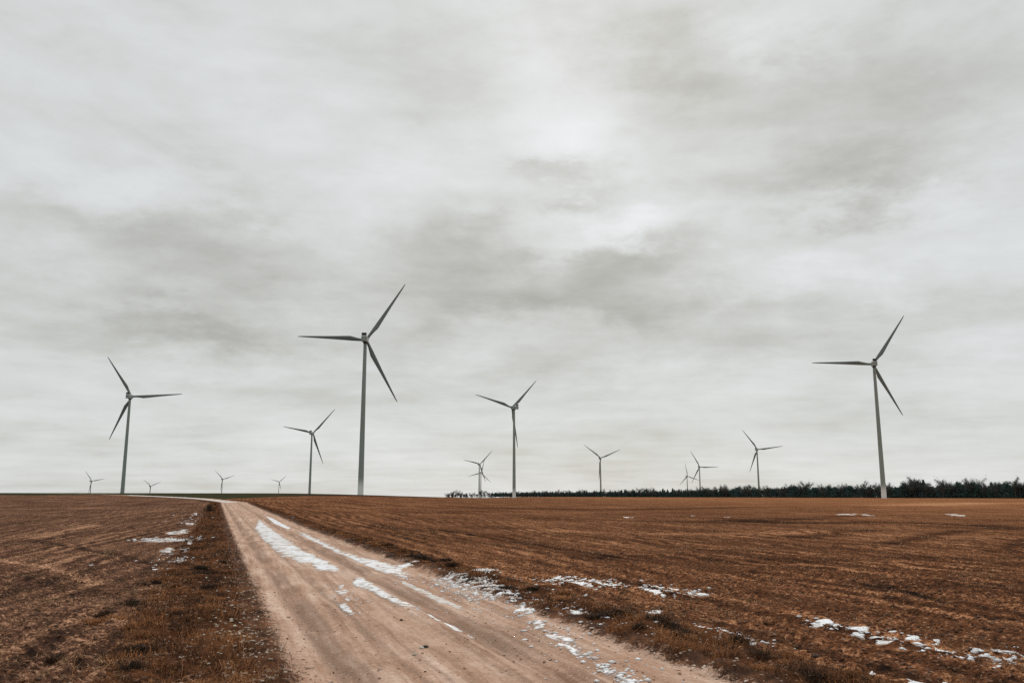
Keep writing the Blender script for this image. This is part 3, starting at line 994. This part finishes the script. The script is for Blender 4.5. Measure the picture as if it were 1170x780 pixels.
def edge_pt(px):
    k = (px - 585.0) / FPX / math.cos(PITCH)      # x / y on the level ground
    for a, b in ((E0, E1), (E1, E2)):
        d = b - a
        t = (k * a[1] - a[0]) / (d[0] - k * d[1])
        if a is E0 and t > 1: continue
        return a + d * t
    return b


def tree_top(px):
    """Skyline of the wood in the photograph: height of the tree tops above its foot, in picture points."""
    return np.interp(px, [560, 590, 640, 700, 760, 800, 850, 900, 960, 1005, 1034, 1060, 1100, 1130, 1140, 1170, 1260],
                     [5.5, 6.5, 6.5, 8.0, 8.5, 11, 12.5, 14.5, 15, 15, 21, 18, 19, 18, 21, 19, 20])


px = 562.0; n_tree = 0
while px < 1215:
    p = edge_pt(px)
    dist = p[1]
    hpx = float(tree_top(px)) * float(np.clip(rng.normal(.93, .10), .68, 1.18)) * (1 + .16 * float(noise(np.array([px / 17.0]), np.array([.5]), 201)[0]) + .14 * float(noise(np.array([px / 6.0]), np.array([.5]), 202)[0]))
    hm = hpx * dist / FPX
    r_ = rng.random()
    k = int(rng.integers(0, 3)) if r_ < .66 else (int(rng.integers(3, 5)) if r_ < (.78 if 640 < px < 760 else .70) else int(rng.integers(5, 8)))
    if k < 3: hm *= 1.08
    if 1026 < px < 1046: k = 2
    if 640 < px < 780 and r_ > .6: k = int(rng.integers(3, 5))
    q = p + rng.normal(0, 1, 2) * 3
    tree(q[0], q[1], k, hm / KINDS[k][2])
    n_tree += 1
    px += rng.uniform(1.2, 2.3) * (1.0 if px < 800 else 1.65)

# thin scattered trees west of the wood
for px_, hp, k in ((512, 3.5, 0), (517, 5.0, 1), (521, 6.5, 0), (525, 7.0, 1), (529, 5.5, 0), (533, 4.0, 0), (539, 4.0, 1), (544, 4.5, 0), (549, 7.5, 1), (553, 7.0, 2), (557, 6.0, 0), (562, 5.0, 1)):
    d_ = 1500.
    xx = (px_ - 585.0) / FPX / math.cos(PITCH) * d_
    zb = float(macro(np.array([xx]), np.array([d_]))[0])
    # the ground there lies behind the brow of the field, so part of the tree is hidden
    hm = (hp + 1.2) * d_ / FPX - min(0, zb)
    tree(xx, d_ + rng.uniform(-40, 40), k, hm / KINDS[k][2] * .95, 'thin scattered tree on the skyline west of the dark wood', 'scattered trees west of the wood')
for px_ in (514, 518.5, 523, 527, 531, 535.5, 541, 546, 551, 555.5, 559.5, 564):
    d_ = 1520.
    xx = (px_ - 585.0) / FPX / math.cos(PITCH) * d_
    zb = float(macro(np.array([xx]), np.array([d_]))[0])
    hm = (rng.uniform(2.2, 3.6) + 1.2) * d_ / FPX - min(0, zb)
    tree(xx, d_ + rng.uniform(-30, 30), int(rng.integers(5, 8)), hm / 12.5, 'low bush under the thin scattered trees on the skyline', 'low bushes on the skyline west of the wood')
# tiny bush on the brow
tree((489 - 585) / FPX * 1450, 1450., 5, .62, 'tiny bush alone on the brow of the ploughed field', None)

# depth of the wood behind its edge: one mass
F_ = Acc()
for i in range(1500):
    pxr = rng.uniform(566, 1225) if i % 3 else rng.uniform(566, 830)
    p = edge_pt(pxr); d = p / np.linalg.norm(p)
    q = p + d * rng.uniform(8, 70)
    k = int(rng.choice([3, 4, 5, 6, 7, 5, 6, 7]))
    src = PROTO[k][4]
    V = np.concatenate(src.V); R = np.concatenate(src.R); Tt = np.concatenate(src.T)
    sub = rng.random(len(Tt)) < .34
    Tt = Tt[sub]
    hm = float(tree_top(pxr)) * rng.uniform(.42, .82) * q[1] / FPX
    s = hm / KINDS[k][2]; a = rng.uniform(0, 6.28)
    W = V[Tt.ravel()] * s * (1.15, 1.15, 1)
    W = W + rng.normal(0, .02, (len(Tt), 1, 3)).repeat(3, 1).reshape(-1, 3)
    C = W.reshape(-1, 3, 3); m_ = C.mean(1, keepdims=True); C = m_ + (C - m_) * 2.0; W = C.reshape(-1, 3)
    X = W[:, 0] * math.cos(a) - W[:, 1] * math.sin(a) + q[0]; Y = W[:, 0] * math.sin(a) + W[:, 1] * math.cos(a) + q[1]
    F_.add(np.stack([X, Y, W[:, 2]], -1), None, np.arange(len(W)).reshape(-1, 3), R[Tt.ravel()])
tag(F_.build('woodland', M_NEEDLE), kind='stuff')

# ------------------------------------------------------------------ wind turbines
def paint(name, col, rough=.45):
    m, T, b = new_mat(name, rough, .35)
    n = T.noise(T.pos(), .25, 5, .6)
    T.put(b.inputs['Base Color'], T.mix(T.rng(n, .3, .7), tuple(c * .9 for c in col), col))
    return m


def tower_paint():
    m, T, b = new_mat('tower_paint', .5, .3)
    tc = T.node('ShaderNodeTexCoord').outputs['Object']
    n = T.noise(T.mapping(tc, scale=(1, 1, .04)), 1.2, 5, .6)
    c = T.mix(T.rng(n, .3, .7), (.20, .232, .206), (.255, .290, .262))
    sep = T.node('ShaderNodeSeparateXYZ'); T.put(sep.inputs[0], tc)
    # exposure-like brightening at the foot, painted into the coat colour
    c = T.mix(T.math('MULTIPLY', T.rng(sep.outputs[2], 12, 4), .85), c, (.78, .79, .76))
    T.put(b.inputs['Base Color'], c)
    return m


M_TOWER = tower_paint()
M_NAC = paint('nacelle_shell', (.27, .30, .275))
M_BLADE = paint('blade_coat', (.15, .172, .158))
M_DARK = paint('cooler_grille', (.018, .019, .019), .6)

R_BL = 45.0; CONE = 3.5; TILT = math.radians(5)


def blade_mesh():
    """Blade along +X, rotor axis +Y (upwind), leading edge towards +Z."""
    prof_t = np.linspace(0, 2 * math.pi, 16, endpoint=False)
    V = []; st = np.array([0, .02, .05, .09, .13, .17, .21, .26, .33, .42, .52, .62, .72, .82, .90, .95, .98, 1.0])
    chord = np.interp(st, [0, .05, .10, .21, .3, .5, .75, .93, .98, 1.0], [1.8, 1.8, 2.1, 3.1, 2.8, 2.0, 1.3, .8, .5, .1])
    thick = np.interp(st, [0, .05, .10, .21, .35, .6, 1.0], [1.9, 1.9, 1.6, 1.05, .62, .32, .03])
    twist = np.radians(np.interp(st, [0, .08, .21, .4, .7, 1.0], [16, 16, 13, 7, 2, 0]))
    for s, c, th, tw in zip(st, chord, thick, twist):
        x = 1.2 + (R_BL - 1.2) * s
        off = np.interp(s, [0, .05, .21], [0, 0, 1]) * .22 * c
        rnd_ = np.interp(s, [.05, .2], [0, 1])
        z = np.cos(prof_t) * c / 2 - off
        y = np.sin(prof_t) * th / 2 * (1 - rnd_ * .55 * (1 - np.cos(prof_t)) / 2)
        yy = y * math.cos(tw) + z * math.sin(tw); zz = -y * math.sin(tw) + z * math.cos(tw)
        V.append(np.stack([np.full(16, x), yy + CONE * (x / R_BL) ** 1.4, zz], -1))
    V = np.concatenate(V); n = len(st)
    F = np.array([(i * 16 + j, (i + 1) * 16 + j, (i + 1) * 16 + (j + 1) % 16, i * 16 + (j + 1) % 16) for i in range(n - 1) for j in range(16)])
    return V, F


def lathe(profile, axis, n=20):
    """profile: (along, radius)."""
    V = []
    for a, r in profile:
        for j in range(n):
            t = 2 * math.pi * j / n
            V.append((r * math.cos(t), a, r * math.sin(t)) if axis == 'y' else (r * math.cos(t), r * math.sin(t), a))
    F = [(i * n + j, i * n + (j + 1) % n, (i + 1) * n + (j + 1) % n, (i + 1) * n + j) for i in range(len(profile) - 1) for j in range(n)]
    return np.array(V, float), np.array(F)


def rounded_box(x0, x1, y0, y1, z0, z1, b):
    import bmesh
    bm = bmesh.new(); bmesh.ops.create_cube(bm, size=1)
    for v in bm.verts: v.co = (x0 if v.co.x < 0 else x1, y0 if v.co.y < 0 else y1, z0 if v.co.z < 0 else z1)
    bmesh.ops.bevel(bm, geom=bm.edges[:], offset=b, segments=3, profile=.6, affect='EDGES')
    me = bpy.data.meshes.new('box'); bm.to_mesh(me); bm.free()
    return me


BV, BF = blade_mesh()
_b = mesh_np('blade', BV, [BF], M_BLADE, smooth=True); BLADE_ME = _b.data; bpy.data.objects.remove(_b)
HV, HF = lathe([(-1.5, .02), (-1.5, 1.45), (-.6, 1.62), (.5, 1.55), (1.3, 1.15), (1.8, .6), (2.0, .03)], 'y')
_b = mesh_np('hub', HV, [HF], M_NAC, smooth=True); HUB_ME = _b.data; bpy.data.objects.remove(_b)
NAC_ME = rounded_box(-1.75, 1.75, -11.6, -1.55, -1.9, 1.75, .45); NAC_ME.materials.append(M_NAC)
COOL_ME = rounded_box(-1.6, 1.6, -11.3, -10.5, 1.95, 3.75, .12); COOL_ME.materials.append(M_NAC)
GRILL_ME = rounded_box(-1.35, 1.35, -11.42, -11.32, 2.1, 3.6, .03); GRILL_ME.materials.append(M_DARK)
YAW_ME = rounded_box(-1.3, 1.3, -6.0, -3.4, -2.6, -1.9, .25); YAW_ME.materials.append(M_DARK)
MV, MF = tube([(0, -9.6, 1.7), (0, -9.6, 3.3)], [.06, .05], 8)
TUBE_CACHE = {}


def tower_mesh(h):
    prof = []
    for s in np.linspace(0, 1, 26):
        prof.append((s * h, 1.85 - .80 * s))
    prof.append((h + .01, .02))
    V, F = lathe(prof, 'z', 28)
    return V, F


TG = 'wind turbines standing across the fields'


def turbine(hub_px, D, yaw_deg, phase_deg, label):
    """Rotor axis azimuth yaw (from straight ahead towards the right), rear of the nacelle towards the road."""
    d = ray(*hub_px); d = d / np.linalg.norm(d) * D
    hub = np.array([d[0], d[1], d[2] + EYE])
    yaw = math.radians(yaw_deg)
    ax = np.array([math.sin(yaw), math.cos(yaw)])
    over = 4.7
    foot = hub[:2] - ax * over
    zg = float(macro(foot[0:1], foot[1:2])[0]) - .3
    e = bpy.data.objects.new('wind_turbine', None); link(e)
    e.location = (foot[0], foot[1], zg); e.rotation_euler = (0, 0, -yaw)
    hz = hub[2] - zg
    tag(e, label, 'wind turbine', TG)
    V, F = tower_mesh(hz - 2.3)
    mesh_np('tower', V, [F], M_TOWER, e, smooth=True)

    def put(nm, me, par=None):
        o = bpy.data.objects.new(nm, me); link(o, par or e)
        if par is None:
            o.location = (0, over, hz); o.rotation_euler = (TILT, 0, 0)
        return o
    nac = put('nacelle', NAC_ME)
    cool = put('cooler', COOL_ME, nac)
    put('grille', GRILL_ME, nac)
    put('yaw_bearing', YAW_ME, nac)
    mesh_np('wind_mast', MV, [MF], M_DARK, nac)
    put('hub', HUB_ME)
    for k in range(3):
        b = put('blade', BLADE_ME)
        b.rotation_mode = 'XYZ'
        from mathutils import Matrix
        M = Matrix.Rotation(TILT, 4, 'X') @ Matrix.Rotation(-math.radians(phase_deg + 120 * k), 4, 'Y')
        b.rotation_euler = M.to_euler('XYZ')
    return e


turbine((418.5, 388.4), 558, -2.4, 57.1, 'tallest looking wind turbine, just right of the bend in the dirt road')
turbine((150.7, 452.9), 871, -5.5, 4.0, 'big wind turbine behind the stubble field, between two tiny distant turbines')
turbine((997.4, 416.0), 718, 15.6, 56.1, 'big wind turbine standing before the dark wood at the right')
turbine((584.9, 465.4), 924, -29.7, 45.1, 'medium wind turbine in the centre with one blade hanging beside its tower')
turbine((357.7, 494.6), 1219, 4.7, 48.2, 'medium wind turbine just left of the tallest looking one')
turbine((686.4, 523.0), 1780, 19.3, 22.3, 'distant wind turbine with blades like a Y above the wood')
turbine((785.7, 543.8), 2916, 38.5, -19.2, 'small low turbine whose blade crosses the taller neighbour behind the wood')
turbine((799.6, 533.3), 2150, 26.5, -1.1, 'taller of the two crossing turbines behind the wood')
turbine((865.6, 513.2), 1616, 30.2, 6.1, 'distant turbine alone behind the wood, left of the big one before it')
turbine((548.4, 530.1), 2059, 17.7, 46.1, 'upper of two overlapping distant turbines left of the centre turbine')
turbine((549.7, 540.0), 2749, 5.3, 75.6, 'lower of two overlapping distant turbines left of the centre turbine')
turbine((105.2, 549.3), 3254, 7.0, 10.6, 'tiny distant turbine at the far left of the horizon')
turbine((172.4, 555.0), 3817, 5.4, 23.2, 'tiniest distant turbine, mostly sunk behind the brow right of the big one')
turbine((254.8, 547.1), 3267, 5.3, 16.6, 'tiny distant turbine above the bend of the dirt road')
turbine((319.1, 550.3), 4342, -8.0, 43.9, 'tiny distant turbine between the road bend and the medium turbine')

# ------------------------------------------------------------------ sky
SUN_EL = math.radians(32); SUN_AZ = math.radians(6)          # sun behind the cloud, ahead of the camera
w = bpy.data.worlds.new('World'); scene.world = w; w.use_nodes = True
T = NT(w.node_tree)
bg = w.node_tree.nodes['Background']
sky = T.node('ShaderNodeTexSky', sky_type='NISHITA')
sky.sun_disc = False; sky.sun_elevation = SUN_EL; sky.sun_rotation = SUN_AZ
g = T.node('ShaderNodeTexCoord').outputs['Generated']
D = T.vmath('NORMALIZE', g)
sep = T.node('ShaderNodeSeparateXYZ'); T.put(sep.inputs[0], D)
zc = T.math('MAXIMUM', sep.outputs[2], 0.0)
inv = T.math('DIVIDE', 1.0, T.math('ADD', zc, .09))
plane = T.vmath('SCALE', D, scale=inv)
plane = T.mapping(plane, rot=(0, 0, .15), scale=(.75, 1.0, 0), loc=(3.1, 1.7, 0))
n_big = T.noise(plane, .75, 6, .5, .1)
n_fin = T.noise(plane, 2.2, 8, .6, .15)
n_mid = T.noise(T.mapping(D, rot=(.35, 0, 0), scale=(1, 1, 2.6), loc=(.37, 2.2, .1)), 4.8, 9, .62, .2)
warp = T.node('ShaderNodeTexNoise'); T.put(warp.inputs['Vector'], T.mapping(D, scale=(1, 1, 2.2))); warp.inputs['Scale'].default_value = 6.5; warp.inputs['Detail'].default_value = 6; warp.inputs['Roughness'].default_value = .62
wv = T.vmath('SCALE', T.vmath('SUBTRACT', warp.outputs['Color'], (.5, .5, .5)), scale=.22)
Dw = T.vmath('ADD', D, wv)
BANKS = [  # px, py, half width, half height, strength
    (635, 140, 95, 95, .24), (722, 262, 75, 24, .28), (575, 30, 110, 60, .16), (880, 30, 70, 34, .16), (1060, 238, 110, 26, .16), (900, 318, 160, 22, .13), (330, 120, 170, 110, .05),
    (645, 214, 62, 22, -.30), (700, 310, 110, 34, -.19), (765, 60, 62, 52, -.22), (955, 198, 90, 44, -.30), (930, 110, 140, 55, -.15), (225, 368, 100, 24, -.24), (110, 238, 130, 34, -.14),
    (250, 300, 110, 46, -.13), (525, 288, 70, 48, -.18), (1100, 90, 70, 50, -.06), (540, 350, 140, 30, -.12), (100, 330, 120, 22, .05), (420, 335, 110, 22, .08), (1000, 290, 160, 22, .07), (480, 400, 420, 45, -.08), (470, 330, 330, 60, -.14), (150, 270, 190, 60, -.10), (240, 395, 120, 20, -.08), (660, 355, 120, 22, -.12), (860, 400, 150, 22, -.06)]
tot = None
for px_, py_, wx, wy, am in BANKS:
    c = ray(px_, py_); L_ = np.linalg.norm(c)
    r_ = np.cross(c, (0, 0, 1)); r_ /= np.linalg.norm(r_); up = np.cross(r_, c / L_)
    c = c / L_
    ra = FPX / L_ * 1.0
    kx = FPX * (1.0 / L_) ; 
    # angular half sizes
    wxa = wx / (FPX * L_); wya = wy / (FPX * L_)
    a = T.math('DIVIDE', T.math('SUBTRACT', T.vmath('DOT_PRODUCT', Dw, tuple(r_)), 0.0), wxa)
    b_ = T.math('DIVIDE', T.vmath('DOT_PRODUCT', Dw, tuple(up)), wya)
    q = T.math('ADD', T.math('MULTIPLY', a, a), T.math('MULTIPLY', b_, b_))
    e_ = T.math('MULTIPLY', T.math('EXPONENT', T.math('MULTIPLY', q, -1.0)), am)
    fr = T.math('GREATER_THAN', T.vmath('DOT_PRODUCT', D, tuple(c)), 0.0)
    e_ = T.math('MULTIPLY', e_, fr)
    tot = e_ if tot is None else T.math('ADD', tot, e_)
t = T.math('ADD', .53, T.math('MULTIPLY', T.math('SUBTRACT', n_big, .5), .50))
t = T.math('ADD', t, T.math('MULTIPLY', T.math('SUBTRACT', n_fin, .5), .46))
t = T.math('ADD', t, T.math('MULTIPLY', T.math('SUBTRACT', n_mid, .5), .9))
t = T.math('ADD', t, T.math('MULTIPLY', tot, 1.25))
cl = T.ramp(t, [(0, (.40, .40, .37)), (.3, (.55, .555, .525)), (.52, (.65, .667, .655)), (.75, (.735, .755, .757)), (1, (.82, .835, .855))])
zen = T.rng(sep.outputs[2], .52, 1.0, 1.0, 1.7)
cl = T.mix(1.0, cl, T.mix(0.0, (1, 1, 1), (1, 1, 1)), 'MULTIPLY')
scl = T.vmath('SCALE', cl, scale=T.math('MULTIPLY', zen, 10.0))
colr = T.mix(.96, sky.outputs[0], scl)
T.put(bg.inputs['Color'], colr)
bg.inputs['Strength'].default_value = .1

sun_d = bpy.data.lights.new('sun', 'SUN'); sun_d.energy = 1.3; sun_d.angle = math.radians(14); sun_d.color = (1, .96, .90)
sun = bpy.data.objects.new('sun', sun_d); link(sun)
from mathutils import Vector
sd = Vector((math.sin(SUN_AZ) * math.cos(SUN_EL), math.cos(SUN_AZ) * math.cos(SUN_EL), math.sin(SUN_EL)))
sun.rotation_euler = (-sd).to_track_quat('-Z', 'Y').to_euler()

# ------------------------------------------------------------------ view
scene.render.engine = 'CYCLES'
scene.view_settings.view_transform = 'Standard'
scene.view_settings.look = 'None'
scene.view_settings.exposure = 0
scene.view_settings.gamma = 1
scene.view_settings.use_curve_mapping = False
scene.cycles.max_bounces = 6
scene.cycles.diffuse_bounces = 3
scene.cycles.use_denoising = False
